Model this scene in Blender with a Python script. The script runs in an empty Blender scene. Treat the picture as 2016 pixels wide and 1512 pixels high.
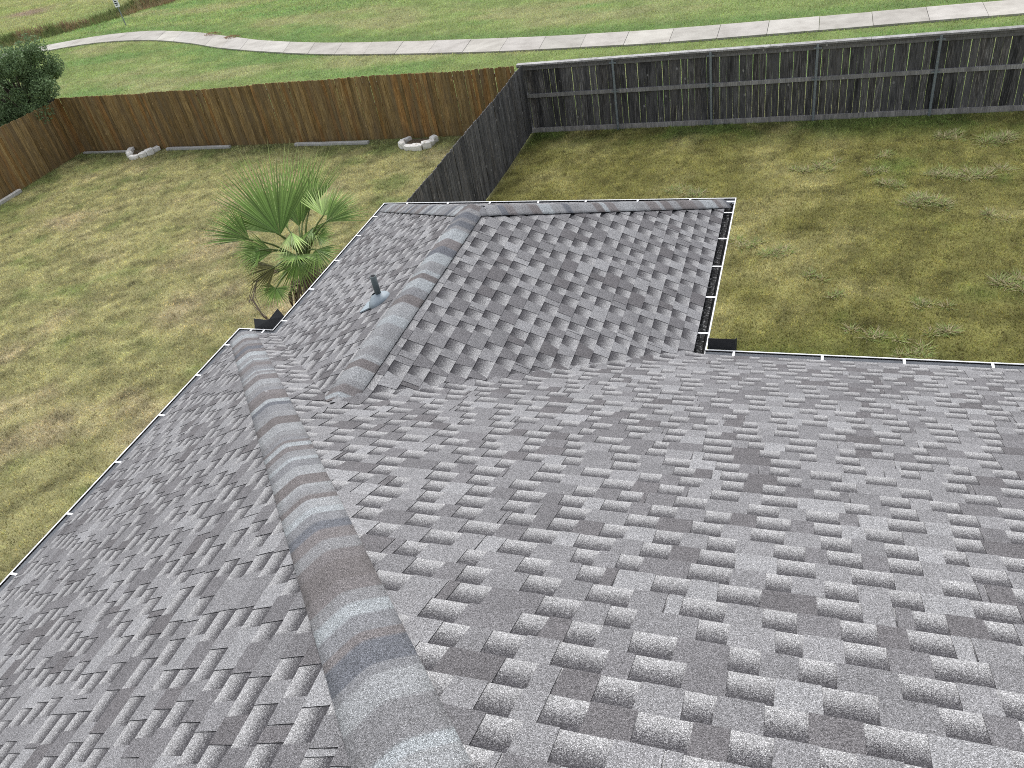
import bpy, math, random
import numpy as np
from mathutils import Vector, Matrix

random.seed(7)
RNG = np.random.default_rng(7)
scene = bpy.context.scene
COL = scene.collection

# ------------------------------------------------------------------ camera
CAM = np.array([0.0, 0.0, 7.6])
RT = np.array([0.94269911, 0.2920929, -0.16124554])
UP = np.array([-0.06071558, 0.62540179, 0.77793716])
FW = np.array([-0.32807317, 0.72357055, -0.6073003])
cam = bpy.data.objects.new('camera', bpy.data.cameras.new('camera'))
COL.objects.link(cam)
cam.matrix_world = Matrix(((RT[0], UP[0], -FW[0], CAM[0]), (RT[1], UP[1], -FW[1], CAM[1]),
                           (RT[2], UP[2], -FW[2], CAM[2]), (0, 0, 0, 1)))
cam.data.sensor_width = 36.0
cam.data.lens = 1582.35 / 2016 * 36.0
cam.data.clip_start = 0.05
cam.data.clip_end = 1500
scene.camera = cam

# ------------------------------------------------------------------ sky, sun, exposure
SUN_AZ = math.radians(-24)       # clockwise from +Y (north): the brighter part of the cloud, ahead and to the left
SUN_EL = math.radians(60)
world = bpy.data.worlds.new('World')
scene.world = world
world.use_nodes = True
wn = world.node_tree.nodes
sky = wn.new('ShaderNodeTexSky')
sky.sky_type = 'NISHITA'
sky.sun_disc = False
sky.sun_elevation = SUN_EL
sky.sun_rotation = SUN_AZ
sky.air_density = 1.0
sky.dust_density = 2.0
sky.ozone_density = 1.0
hsv = wn.new('ShaderNodeHueSaturation')      # a veil of thin cloud: the same sky, paler
hsv.inputs['Saturation'].default_value = 0.30
world.node_tree.links.new(sky.outputs[0], hsv.inputs['Color'])
world.node_tree.links.new(hsv.outputs[0], wn['Background'].inputs[0])
wn['Background'].inputs[1].default_value = 0.14
sun = bpy.data.objects.new('sun', bpy.data.lights.new('sun', 'SUN'))
COL.objects.link(sun)
sun.data.energy = 1.5
sun.data.angle = math.radians(32)
sun.data.color = (1.0, 0.985, 0.96)
sd = Vector((math.sin(SUN_AZ) * math.cos(SUN_EL), math.cos(SUN_AZ) * math.cos(SUN_EL), math.sin(SUN_EL)))
sun.rotation_euler = sd.to_track_quat('Z', 'Y').to_euler()
scene.view_settings.view_transform = 'Standard'
scene.view_settings.look = 'None'
scene.view_settings.gamma = 1.0
scene.view_settings.use_curve_mapping = False
scene.view_settings.exposure = 1.0
scene.cycles.use_denoising = False
scene.cycles.max_bounces = 6
scene.cycles.filter_width = 1.0

# ------------------------------------------------------------------ helpers
def tag(o, label=None, cat=None, group=None, kind=None):
    if label: o['label'] = label
    if cat: o['category'] = cat
    if group: o['group'] = group
    if kind: o['kind'] = kind
    return o

def empty(name, loc=(0, 0, 0)):
    o = bpy.data.objects.new(name, None)
    o.location = loc
    o.empty_display_size = 0.2
    COL.objects.link(o)
    return o

def link(name, mesh, parent=None):
    """An object whose mesh is in world coordinates; kept in place under its parent."""
    o = bpy.data.objects.new(name, mesh)
    COL.objects.link(o)
    if parent is not None:
        o.parent = parent
        # parents are never rotated or scaled: cancel their offset
        off = Vector((0, 0, 0)); p = parent
        while p is not None:
            off += p.location; p = p.parent
        o.location = -off
    return o

class MB:
    """Collects faces with material index, per-vertex attributes; builds ONE mesh."""
    def __init__(self):
        self.v = []; self.f = []; self.m = []; self.att = {}
    def verts(self, pts, **att):
        b = len(self.v)
        self.v.extend([tuple(map(float, p)) for p in pts])
        for k, val in att.items():
            d = self.att.setdefault(k, {})
            for i in range(len(pts)):
                d[b + i] = val[i] if isinstance(val, list) else val
        return b
    def face(self, idx, m=0):
        self.f.append(tuple(idx)); self.m.append(m)
    def box(self, c, half, ax=None, m=0, **att):
        c = Vector(c); ax = ax or (Vector((1, 0, 0)), Vector((0, 1, 0)), Vector((0, 0, 1)))
        P = []
        for sz in (-1, 1):
            for sx, sy in ((-1, -1), (1, -1), (1, 1), (-1, 1)):
                P.append(c + ax[0] * sx * half[0] + ax[1] * sy * half[1] + ax[2] * sz * half[2])
        b = self.verts(P, **att)
        for q in ((3, 2, 1, 0), (4, 5, 6, 7), (0, 1, 5, 4), (1, 2, 6, 5), (2, 3, 7, 6), (3, 0, 4, 7)):
            self.face([b + i for i in q], m)
    def prism(self, bottom, top, mtop=0, mside=1, close_bottom=False, **att):
        n = len(top)
        b = self.verts(list(bottom) + list(top), **att)
        self.face([b + n + i for i in range(n)], mtop)
        for i in range(n):
            j = (i + 1) % n
            self.face((b + i, b + j, b + n + j, b + n + i), mside)
        if close_bottom:
            self.face([b + i for i in reversed(range(n))], mside)
    def tube(self, pts, rad, seg=8, m=0, cap=True, **att):
        pts = [Vector(p) for p in pts]
        if not isinstance(rad, (list, tuple)): rad = [rad] * len(pts)
        rings = []
        ref = Vector((0.3, 0.9, 0.2)).normalized()
        for i, p in enumerate(pts):
            t = (pts[min(i + 1, len(pts) - 1)] - pts[max(i - 1, 0)]).normalized()
            a = t.cross(ref)
            if a.length < 1e-3: a = t.cross(Vector((1, 0, 0)))
            a.normalize(); bb = t.cross(a)
            rings.append(self.verts([p + (a * math.cos(2 * math.pi * k / seg) + bb * math.sin(2 * math.pi * k / seg)) * rad[i] for k in range(seg)], **att))
        for i in range(len(pts) - 1):
            for k in range(seg):
                k2 = (k + 1) % seg
                self.face((rings[i] + k, rings[i] + k2, rings[i + 1] + k2, rings[i + 1] + k), m)
        if cap:
            self.face([rings[0] + k for k in reversed(range(seg))], m)
            self.face([rings[-1] + k for k in range(seg)], m)
    def mesh(self, name, mats, smooth=False):
        me = bpy.data.meshes.new(name)
        me.from_pydata(self.v, [], self.f)
        for mm in (mats if isinstance(mats, (list, tuple)) else [mats]):
            me.materials.append(mm)
        me.polygons.foreach_set('material_index', self.m)
        if smooth: me.polygons.foreach_set('use_smooth', [True] * len(self.f))
        n = len(self.v)
        for k, d in self.att.items():
            s = next(iter(d.values()))
            if isinstance(s, (tuple, list, np.ndarray)):
                a = me.attributes.new(k, 'FLOAT_COLOR', 'POINT')
                arr = np.ones((n, 4), np.float32)
                for i, val in d.items(): arr[i, :3] = val
                a.data.foreach_set('color', arr.ravel())
            else:
                a = me.attributes.new(k, 'FLOAT', 'POINT')
                arr = np.zeros(n, np.float32)
                for i, val in d.items(): arr[i] = val
                a.data.foreach_set('value', arr)
        me.update()
        return me
    def build(self, name, mats, parent=None, smooth=False):
        return link(name, self.mesh(name, mats, smooth), parent)

def tri_mesh(name, V, mat, color=None, tri=True, k=3):
    """Fast mesh of n separate k-gons from an (n,k,3) array, with a colour per polygon or per corner."""
    n = len(V)
    me = bpy.data.meshes.new(name)
    me.vertices.add(n * k); me.loops.add(n * k); me.polygons.add(n)
    me.vertices.foreach_set('co', np.ascontiguousarray(V, np.float32).ravel())
    me.loops.foreach_set('vertex_index', np.arange(n * k, dtype=np.int32))
    me.polygons.foreach_set('loop_start', np.arange(0, n * k, k, dtype=np.int32))
    me.polygons.foreach_set('loop_total', np.full(n, k, np.int32))
    if color is not None:
        a = me.attributes.new('tone', 'FLOAT_COLOR', 'POINT')
        arr = np.ones((n * k, 4), np.float32)
        arr[:, :3] = np.repeat(color, k, 0) if color.ndim == 2 else color.reshape(-1, 3)
        a.data.foreach_set('color', arr.ravel())
    me.materials.append(mat)
    me.update()
    return me

def hash2(ix, iy, seed):
    h = (ix.astype(np.int64) * 374761393 + iy.astype(np.int64) * 668265263 + seed * 974711) & 0xffffffff
    h = ((h ^ (h >> 13)) * 1274126177) & 0xffffffff
    return ((h ^ (h >> 16)) & 0xffff) / 65535.0

def vnoise(x, y, seed=0):
    x = np.asarray(x, float); y = np.asarray(y, float)
    ix = np.floor(x); iy = np.floor(y); fx = x - ix; fy = y - iy
    fx = fx * fx * (3 - 2 * fx); fy = fy * fy * (3 - 2 * fy)
    a = hash2(ix, iy, seed); b = hash2(ix + 1, iy, seed); c = hash2(ix, iy + 1, seed); d = hash2(ix + 1, iy + 1, seed)
    return (a * (1 - fx) + b * fx) * (1 - fy) + (c * (1 - fx) + d * fx) * fy

def fbm(x, y, seed=0, o=4):
    s = 0; a = 0.5; t = 0
    for i in range(o):
        s = s + a * vnoise(x * 2 ** i, y * 2 ** i, seed + i * 17); t += a; a *= 0.55
    return s / t

def sstep(a, b, x):
    t = np.clip((x - a) / (b - a), 0, 1); return t * t * (3 - 2 * t)

# ------------------------------------------------------------------ materials
class NT:
    def __init__(self, name, rough=0.85, spec=0.3, metal=0.0):
        self.mat = bpy.data.materials.new(name); self.mat.use_nodes = True
        self.t = self.mat.node_tree; self.n = self.t.nodes; self.b = self.n['Principled BSDF']
        self.b.inputs['Roughness'].default_value = rough
        self.b.inputs['Specular IOR Level'].default_value = spec
        self.b.inputs['Metallic'].default_value = metal
    def new(self, typ, **kw):
        nd = self.n.new(typ)
        for k, v in kw.items(): setattr(nd, k, v)
        return nd
    def ln(self, a, b): self.t.links.new(a, b)
    def coord(self, scale=(1, 1, 1), rot=(0, 0, 0)):
        tc = self.new('ShaderNodeNewGeometry'); mp = self.new('ShaderNodeMapping')
        mp.inputs['Scale'].default_value = scale; mp.inputs['Rotation'].default_value = rot
        self.ln(tc.outputs['Position'], mp.inputs['Vector']); return mp.outputs[0]
    def noise(self, vec, scale, detail=4, rough=0.55):
        nd = self.new('ShaderNodeTexNoise'); nd.inputs['Scale'].default_value = scale
        nd.inputs['Detail'].default_value = detail; nd.inputs['Roughness'].default_value = rough
        self.ln(vec, nd.inputs['Vector']); return nd.outputs['Fac']
    def voro(self, vec, scale, out='Color'):
        nd = self.new('ShaderNodeTexVoronoi'); nd.inputs['Scale'].default_value = scale
        self.ln(vec, nd.inputs['Vector']); return nd.outputs[out]
    def ramp(self, fac, stops, interp='LINEAR'):
        nd = self.new('ShaderNodeValToRGB'); cr = nd.color_ramp; cr.interpolation = interp
        while len(cr.elements) < len(stops): cr.elements.new(0.5)
        for e, (p, c) in zip(cr.elements, stops):
            e.position = p; e.color = (*c, 1) if isinstance(c, (tuple, list)) else (c, c, c, 1)
        self.ln(fac, nd.inputs[0]); return nd.outputs[0]
    def mix(self, a, b, fac, blend='MIX'):
        nd = self.new('ShaderNodeMix', data_type='RGBA', blend_type=blend)
        for s, v in ((6, a), (7, b)):
            if hasattr(v, 'is_output'): self.ln(v, nd.inputs[s])
            else: nd.inputs[s].default_value = (*v, 1)
        if hasattr(fac, 'is_output'): self.ln(fac, nd.inputs[0])
        else: nd.inputs[0].default_value = fac
        return nd.outputs[2]
    def attr(self, name, out='Color'):
        nd = self.new('ShaderNodeAttribute', attribute_name=name); return nd.outputs[out]
    def math(self, op, a, b=None):
        nd = self.new('ShaderNodeMath', operation=op)
        for i, v in enumerate((a, b)):
            if v is None: continue
            if hasattr(v, 'is_output'): self.ln(v, nd.inputs[i])
            else: nd.inputs[i].default_value = v
        return nd.outputs[0]
    def color(self, c):
        if hasattr(c, 'is_output'): self.ln(c, self.b.inputs['Base Color'])
        else: self.b.inputs['Base Color'].default_value = (*c, 1)
        return self
    def bump(self, h, strength=0.3, dist=0.01):
        nd = self.new('ShaderNodeBump'); nd.inputs['Strength'].default_value = strength
        nd.inputs['Distance'].default_value = dist
        self.ln(h, nd.inputs['Height']); self.ln(nd.outputs[0], self.b.inputs['Normal']); return self

def granules(n, base):
    """Ceramic granules: each a few millimetres, dark, plain or pale."""
    vec = n.coord()
    cell = n.voro(vec, 470)
    sep = n.new('ShaderNodeSeparateColor'); n.ln(cell, sep.inputs[0])
    g = n.ramp(sep.outputs[0], [(0.0, 0.30), (0.26, 0.57), (0.5, 0.94), (0.72, 1.25), (0.9, 1.62), (1.0, 2.5)])
    c = n.mix(base, g, 1.0, 'MULTIPLY')
    big = n.ramp(n.noise(vec, 2.2, 3), [(0.3, 0.93), (0.7, 1.07)])
    c = n.mix(c, big, 1.0, 'MULTIPLY')
    n.color(c); n.bump(sep.outputs[1], 0.35, 0.003)
    return sep

n = NT('shingle_granules', 0.95, 0.12); granules(n, n.attr('tone')); M_TAB = n.mat
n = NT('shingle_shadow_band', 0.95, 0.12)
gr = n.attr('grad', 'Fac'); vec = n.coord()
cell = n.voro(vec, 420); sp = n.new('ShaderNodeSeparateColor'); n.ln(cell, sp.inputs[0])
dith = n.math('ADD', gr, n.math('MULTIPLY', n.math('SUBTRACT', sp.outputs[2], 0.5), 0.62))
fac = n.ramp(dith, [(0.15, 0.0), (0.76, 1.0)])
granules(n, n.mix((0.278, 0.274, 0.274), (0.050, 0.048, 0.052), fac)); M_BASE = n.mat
n = NT('asphalt_edge', 0.9, 0.2); n.color((0.018, 0.018, 0.020)); M_EDGE = n.mat

n = NT('white_aluminium', 0.35, 0.5)
v = n.coord(); n.color(n.ramp(n.noise(v, 14, 4), [(0.3, (0.70, 0.71, 0.72)), (0.65, (0.84, 0.84, 0.84))])); M_WHITE = n.mat
n = NT('gutter_inner_shade', 0.6, 0.3)
v = n.coord(); n.color(n.ramp(n.noise(v, 9, 5), [(0.35, (0.012, 0.012, 0.013)), (0.7, (0.045, 0.045, 0.045))])); M_GUTSHADE = n.mat  # the trough's inner shadow, put into a near-black colour
n = NT('gutter_debris', 0.9, 0.2)
v = n.coord(); n.color(n.ramp(n.noise(v, 38, 5, 0.7), [(0.40, (0.012, 0.012, 0.012)), (0.56, (0.03, 0.03, 0.03)), (0.63, (0.26, 0.26, 0.26))])); n.bump(n.noise(v, 60, 3), 0.6, 0.01); M_DEBRIS = n.mat
n = NT('dark_metal', 0.45, 0.4); n.color((0.022, 0.023, 0.025)); M_DARK = n.mat
n = NT('painted_pipe', 0.6, 0.35); v = n.coord(); n.color(n.ramp(n.noise(v, 30, 3), [(0.3, (0.062, 0.078, 0.080)), (0.7, (0.085, 0.102, 0.104))])); M_PIPE = n.mat
n = NT('flashing_metal', 0.5, 0.4); v = n.coord(); n.color(n.ramp(n.noise(v, 20, 3), [(0.3, (0.20, 0.24, 0.27)), (0.7, (0.27, 0.31, 0.34))])); M_FLASH = n.mat
n = NT('brick_wall', 0.9, 0.2)
br = n.new('ShaderNodeTexBrick'); br.inputs['Scale'].default_value = 4.2
br.inputs['Color1'].default_value = (0.30, 0.20, 0.15, 1); br.inputs['Color2'].default_value = (0.36, 0.26, 0.20, 1); br.inputs['Mortar'].default_value = (0.45, 0.43, 0.40, 1)
n.ln(n.coord(rot=(math.radians(90), 0, 0)), br.inputs['Vector']); n.color(br.outputs['Color']); M_WALL = n.mat
n = NT('fascia_paint', 0.6, 0.3); n.color((0.62, 0.60, 0.56)); M_FASCIA = n.mat
n = NT('roof_felt', 0.95, 0.1); n.color((0.03, 0.03, 0.032)); M_FELT = n.mat

def wood(name, dark, mid, light, stain, gscale=1.0):
    n = NT(name, 0.88, 0.18)
    v = n.coord((22, 22, 1.6)); tone = n.attr('tone')
    grain = n.noise(v, 2.2 * gscale, 6, 0.65)
    c = n.ramp(grain, [(0.22, dark), (0.5, mid), (0.8, light)])
    c = n.mix(c, tone, 1.0, 'MULTIPLY')
    v2 = n.coord((6, 6, 0.9)); st = n.ramp(n.noise(v2, 1.1, 5, 0.6), [(0.42, 0.0), (0.72, 0.85)])
    c = n.mix(c, stain, st)
    v3 = n.coord((1, 1, 0.7)); kn = n.ramp(n.voro(v3, 5.0, 'Distance'), [(0.0, 0.1), (0.04, 0.7), (0.08, 0.6), (0.13, 0.0)])
    gate = n.ramp(n.noise(n.coord(), 4.3, 2), [(0.46, 0.0), (0.50, 1.0)])
    c = n.mix(c, light, n.math('MULTIPLY', kn, gate))
    n.color(c); n.bump(grain, 0.4, 0.006)
    return n.mat
M_BROWN = wood('brown_cedar', (0.042, 0.026, 0.010), (0.225, 0.142, 0.054), (0.42, 0.30, 0.150), (0.150, 0.112, 0.066))
M_GREYW = wood('grey_weathered_cedar', (0.014, 0.014, 0.0145), (0.058, 0.057, 0.057), (0.30, 0.295, 0.29), (0.115, 0.113, 0.113))
M_RAIL = wood('grey_rail', (0.08, 0.08, 0.08), (0.24, 0.235, 0.23), (0.44, 0.43, 0.42), (0.15, 0.145, 0.14))
M_TIMBER = wood('bleached_timber', (0.24, 0.23, 0.21), (0.44, 0.43, 0.40), (0.60, 0.59, 0.56), (0.34, 0.33, 0.31))
n = NT('galvanised_steel', 0.5, 0.5, 0.35); v = n.coord(); n.color(n.ramp(n.noise(v, 25, 4), [(0.3, (0.16, 0.19, 0.205)), (0.7, (0.25, 0.28, 0.30))])); M_GALV = n.mat

n = NT('concrete', 0.9, 0.25)
v = n.coord(); tone = n.attr('tone')
c = n.ramp(n.noise(v, 1.4, 6, 0.65), [(0.28, (0.25, 0.234, 0.212)), (0.5, (0.335, 0.318, 0.293)), (0.72, (0.395, 0.377, 0.349))])
c = n.mix(c, n.ramp(n.noise(v, 60, 3), [(0.3, 0.86), (0.7, 1.1)]), 1.0, 'MULTIPLY'); c = n.mix(c, tone, 1.0, 'MULTIPLY')
n.color(c); n.bump(n.noise(v, 90, 3), 0.2, 0.004); M_CONC = n.mat

n = NT('soil_and_thatch', 0.95, 0.1)
v = n.coord(); tone = n.attr('tone')
c = n.mix(tone, n.ramp(n.noise(v, 26, 6, 0.75), [(0.28, 0.42), (0.5, 0.85), (0.75, 1.35)]), 1.0, 'MULTIPLY')
c = n.mix(c, n.ramp(n.noise(v, 5, 5, 0.6), [(0.3, 0.8), (0.7, 1.15)]), 1.0, 'MULTIPLY')
n.color(c); n.bump(n.noise(v, 40, 5, 0.7), 0.8, 0.03); M_GROUND = n.mat

def leafmat(name, rough=0.7, trans=0.25):
    n = NT(name, rough, 0.2); c = n.attr('tone'); n.color(c)
    tr = n.new('ShaderNodeBsdfTranslucent'); n.ln(c, tr.inputs[0])
    mx = n.new('ShaderNodeMixShader'); mx.inputs[0].default_value = trans
    n.ln(n.b.outputs[0], mx.inputs[1]); n.ln(tr.outputs[0], mx.inputs[2])
    n.ln(mx.outputs[0], n.n['Material Output'].inputs[0]); return n.mat
M_GRASS = leafmat('grass_blades', 0.8, 0.35)
M_LEAF = leafmat('leaves', 0.6, 0.2)
M_PALM = leafmat('palm_leaf', 0.42, 0.16)
n = NT('bark', 0.95, 0.1); v = n.coord((9, 9, 2)); gn = n.noise(v, 2, 6)
n.color(n.ramp(gn, [(0.3, (0.035, 0.028, 0.022)), (0.7, (0.13, 0.11, 0.09))])); n.bump(gn, 0.8, 0.02); M_BARK = n.mat
n = NT('dead_frond', 0.9, 0.1); v = n.coord((14, 14, 4)); n.color(n.ramp(n.noise(v, 2, 5), [(0.3, (0.08, 0.058, 0.042)), (0.7, (0.27, 0.22, 0.17))])); M_DEAD = n.mat
n = NT('limestone', 0.9, 0.2); v = n.coord(); gn = n.noise(v, 9, 6, 0.65)
n.color(n.ramp(gn, [(0.26, (0.42, 0.35, 0.27)), (0.40, (0.70, 0.67, 0.61)), (0.7, (0.84, 0.83, 0.80))])); n.bump(gn, 0.7, 0.03); M_STONE = n.mat
n = NT('mulch', 0.95, 0.1); v = n.coord(); gn = n.noise(v, 22, 5); n.color(n.ramp(gn, [(0.3, (0.06, 0.045, 0.032)), (0.7, (0.20, 0.155, 0.11))])); n.bump(gn, 0.8, 0.03); M_MULCH = n.mat
n = NT('sign_white', 0.5, 0.4); n.color((0.8, 0.8, 0.79)); M_SIGN = n.mat
n = NT('sign_ink', 0.6, 0.3); n.color((0.03, 0.035, 0.045)); M_INK = n.mat

# ------------------------------------------------------------------ plan of the place (metres, ground z = 0)
XA, XC, XD = -6.0187, -5.5636, -0.7690       # outer gutter rims
YE, YW = 6.1618, 9.2544
INS = 0.112                                  # rim to roof edge
S = 0.485                                    # slope of the main front face and the wing
SA = S / 0.96                                # slope of the left face
Z0 = 3.0                                     # gutter rims
ZP = 3.018                                   # roof planes at the eave edge
xA, xC, xD, yB, yW = XA + INS, XC + INS, XD - INS, YE - INS, YW - INS
XM = 0.5 * (xC + xD); HALF = 0.5 * (xD - xC)
BTOP = 6.3                                   # plan depth of the main front face up to its ridge
XR = 8.0                                     # right end of the house (outside the picture)
FX, FY = -6.66, 19.12                        # side fence, back fence
LX = -21.75                                  # left fence

def path_edges():
    up = [(-60.0, 22.5), (-50.0, 27.0), (-42.0, 30.8), (-38.5, 32.4), (-35.4, 33.6), (-33.41, 34.04), (-31.14, 34.01), (-29.19, 33.57), (-26.71, 32.67), (-24.22, 31.44), (-21.63, 30.23), (-18.98, 29.31),
          (-16.46, 28.69), (-13.24, 28.08), (-10.35, 27.64), (-7.73, 27.3), (-4.65, 27.07), (-1.34, 27.03), (1.69, 27.06), (4.46, 27.08), (9.0, 27.1), (16, 27.2), (24, 27.4)]
    lo = [(-59.3, 21.3), (-49.3, 25.8), (-41.3, 29.6), (-37.9, 31.2), (-35.0, 32.3), (-33.1, 32.66), (-31.0, 32.55), (-28.6, 32.0), (-26.1, 31.0), (-23.6, 29.75), (-21.1, 28.75), (-18.5, 27.85),
          (-16.1, 27.22), (-13.0, 26.62), (-10.2, 26.18), (-7.6, 25.92), (-4.6, 25.69), (-1.34, 25.67), (1.69, 25.72), (4.46, 25.76), (9.0, 25.8), (16, 25.9), (24, 26.1)]
    return np.array(up), np.array(lo)
PUP, PLO = path_edges()
def smooth_line(P, step=0.36):
    # Catmull-Rom through the points
    out = []
    for i in range(len(P) - 1):
        p0, p1, p2, p3 = P[max(i - 1, 0)], P[i], P[i + 1], P[min(i + 2, len(P) - 1)]
        for t in np.linspace(0, 1, 8, endpoint=False):
            out.append(0.5 * ((2 * p1) + (-p0 + p2) * t + (2 * p0 - 5 * p1 + 4 * p2 - p3) * t * t + (-p0 + 3 * p1 - 3 * p2 + p3) * t ** 3))
    out.append(P[-1]); return np.array(out)
CU, CL = smooth_line(PUP), smooth_line(PLO)
PMID = 0.5 * (CU + CL)

def path_dist(x, y):
    """signed: y above the path's middle line, at the same x"""
    return y - np.interp(x, PMID[:, 0], PMID[:, 1])

DITCH = np.array([(-70, 30.5), (-48, 33.6), (-43, 35.0), (-39.5, 36.6), (-37.2, 39.2), (-35.6, 42.0), (-32, 46.5), (-26, 52), (-10, 60)], float)
def ditch_dist(x, y):
    x = np.asarray(x, float); y = np.asarray(y, float); best = np.full(x.shape, 1e9)
    for a, b in zip(DITCH[:-1], DITCH[1:]):
        d = b - a; t = np.clip(((x - a[0]) * d[0] + (y - a[1]) * d[1]) / (d @ d), 0, 1)
        best = np.minimum(best, np.hypot(x - a[0] - d[0] * t, y - a[1] - d[1] * t))
    return best

def height(x, y):
    x = np.asarray(x, float); y = np.asarray(y, float)
    pd = path_dist(x, y)
    far = sstep(1.2, 7, pd)
    und = (fbm(x * 0.10, y * 0.16, 5, 3) - 0.5) * 0.7 * far
    dd = ditch_dist(x, y)
    return und - 0.75 * (1 - sstep(0.2, 2.0, dd)) * sstep(1.0, 2.5, pd) + 0.03 * (fbm(x * 1.2, y * 1.2, 9, 2) - 0.5) * sstep(0.8, 2.0, np.abs(pd)) * sstep(19.4, 21, y)

def ground_color(x, y):
    """albedo of the turf at a place"""
    x = np.asarray(x, float); y = np.asarray(y, float)
    n1 = fbm(x * 0.55, y * 0.55, 21, 4)[..., None]; n2 = fbm(x * 1.7, y * 1.7, 33, 3)[..., None]; n3 = fbm(x * 0.18, y * 0.18, 45, 3)[..., None]
    A = lambda *c: np.array(c)
    # left yard: tan with green patches
    tan, grn, dry = A(.54, .515, .245), A(.29, .35, .125), A(.63, .55, .32)
    L = tan + (dry - tan) * sstep(.52, .72, n1) + 0 * n2
    g = sstep(.55, .72, n2 * .6 + (1 - n1) * .4) * .8
    L = L + (grn - L) * g
    edge = np.maximum(sstep(17.0, 19.0, y), sstep(-19.6, -21.4, x))[..., None] * .55
    L = L + (grn * 1.1 - L) * edge * sstep(.3, .55, n2)
    nearh = (sstep(-9.5, -6.6, x) * sstep(9, 5, y))[..., None] * .6
    L = L + (grn - L) * nearh * sstep(.35, .6, n2)
    # right yard: olive brown, greener by the house corner and the fence
    oliv, gold, g2 = A(.345, .332, .112), A(.52, .485, .21), A(.21, .335, .080)
    R = oliv + (gold - oliv) * sstep(.48, .72, n1)
    R = R + (g2 - R) * sstep(.60, .78, 1 - n1 * .5 - n2 * .5) * .6
    c1 = np.exp(-(((x - 0.3) / 1.9) ** 2 + ((y - 8.6) / 1.3) ** 2))[..., None]
    R = R + (g2 - R) * np.clip(c1 * 1.2, 0, .9)
    c2 = (sstep(17.6, 18.9, y))[..., None] * .75
    R = R + (g2 * .9 - R) * c2 * sstep(.3, .6, n2)
    # open land beyond the fence
    f1, f2, f3 = A(.36, .455, .165), A(.47, .49, .23), A(.27, .42, .14)
    F = f1 + (f2 - f1) * sstep(.48, .7, fbm(x * .22, y * .6, 61, 4))[..., None]
    F = F + (f3 - F) * sstep(.52, .72, fbm(x * .3 + 9, y * .8, 71, 4))[..., None] * .8
    strip = np.exp(-((path_dist(x, y) - 1.2) / .5) ** 2)[..., None]
    F = F + (f3 * .9 - F) * strip * .8
    streak = np.exp(-((y - (33.0 - 0.12 * x + 1.2 * (fbm(x * .1, y * 0, 3, 2) - .5))) / .8) ** 2)[..., None] * sstep(-16, -10, x)[..., None]
    F = F + (A(.42, .34, .19) - F) * streak * .55
    dd = ditch_dist(x, y)[..., None]
    dsoil = A(.115, .088, .052)
    F = F + (dsoil - F) * (1 - sstep(.6, 1.7, dd)) * .9
    beyond = (sstep(1.6, 3.5, dd[..., 0]) * (x < np.interp(y, DITCH[:, 1], DITCH[:, 0])))[..., None]
    F = F + (A(.48, .50, .21) - F) * beyond * (.35 + .5 * n3)
    bare = np.exp(-(((x + 46.8) / 1.6) ** 2 + ((y - 42.3) / .8) ** 2))[..., None]
    F = F + (A(.45, .36, .25) - F) * np.clip(bare * 1.3, 0, 1)
    # fine clumps, seen everywhere in the turf
    cl = np.clip(.30 + 1.25 * fbm(x * 6.0, y * 6.0, 101, 3) + .9 * (fbm(x * 19.0, y * 19.0, 131, 2) - .5), .3, 1.9)[..., None]
    L = L * cl; R = R * cl; F = F * (.7 + .6 * fbm(x * 2.2, y * 2.2, 141, 3))[..., None]
    inL = ((x < FX) & (y < FY))[..., None]; inR = ((x >= FX) & (y < FY))[..., None]
    return np.where(inL, L, np.where(inR, R, F))

# ------------------------------------------------------------------ ground
def make_ground():
    gx = np.concatenate([[-600, -300, -160, -110, -85, -70], np.arange(-62, 12.01, 0.3), [14, 17, 22, 30, 45, 70, 110, 200, 400, 600]])
    gy = np.concatenate([[-400, -150, -60, -30, -20, -14], np.arange(-10, 56.01, 0.3), [58, 62, 70, 85, 110, 150, 220, 350, 600]])
    X, Y = np.meshgrid(gx, gy)
    Z = height(X, Y)
    nx, ny = len(gx), len(gy)
    V = np.stack([X, Y, Z], -1).reshape(-1, 3)
    i = np.arange((ny - 1) * (nx - 1)); r = i // (nx - 1); c = i % (nx - 1)
    a = r * nx + c
    F = np.stack([a, a + 1, a + 1 + nx, a + nx], -1)
    me = bpy.data.meshes.new('ground')
    me.vertices.add(len(V)); me.loops.add(F.size); me.polygons.add(len(F))
    me.vertices.foreach_set('co', V.ravel()); me.loops.foreach_set('vertex_index', F.ravel().astype(np.int32))
    me.polygons.foreach_set('loop_start', np.arange(0, F.size, 4, dtype=np.int32)); me.polygons.foreach_set('loop_total', np.full(len(F), 4, np.int32))
    me.polygons.foreach_set('use_smooth', np.ones(len(F), bool))
    at = me.attributes.new('tone', 'FLOAT_COLOR', 'POINT'); arr = np.ones((len(V), 4), np.float32)
    arr[:, :3] = ground_color(V[:, 0], V[:, 1]) * 0.5
    at.data.foreach_set('color', arr.ravel())
    me.materials.append(M_GROUND); me.update(); me.validate()
    o = link('ground', me); tag(o, 'dry lawn and rough green land reaching to the horizon', 'ground', kind='structure')
make_ground()

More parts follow.
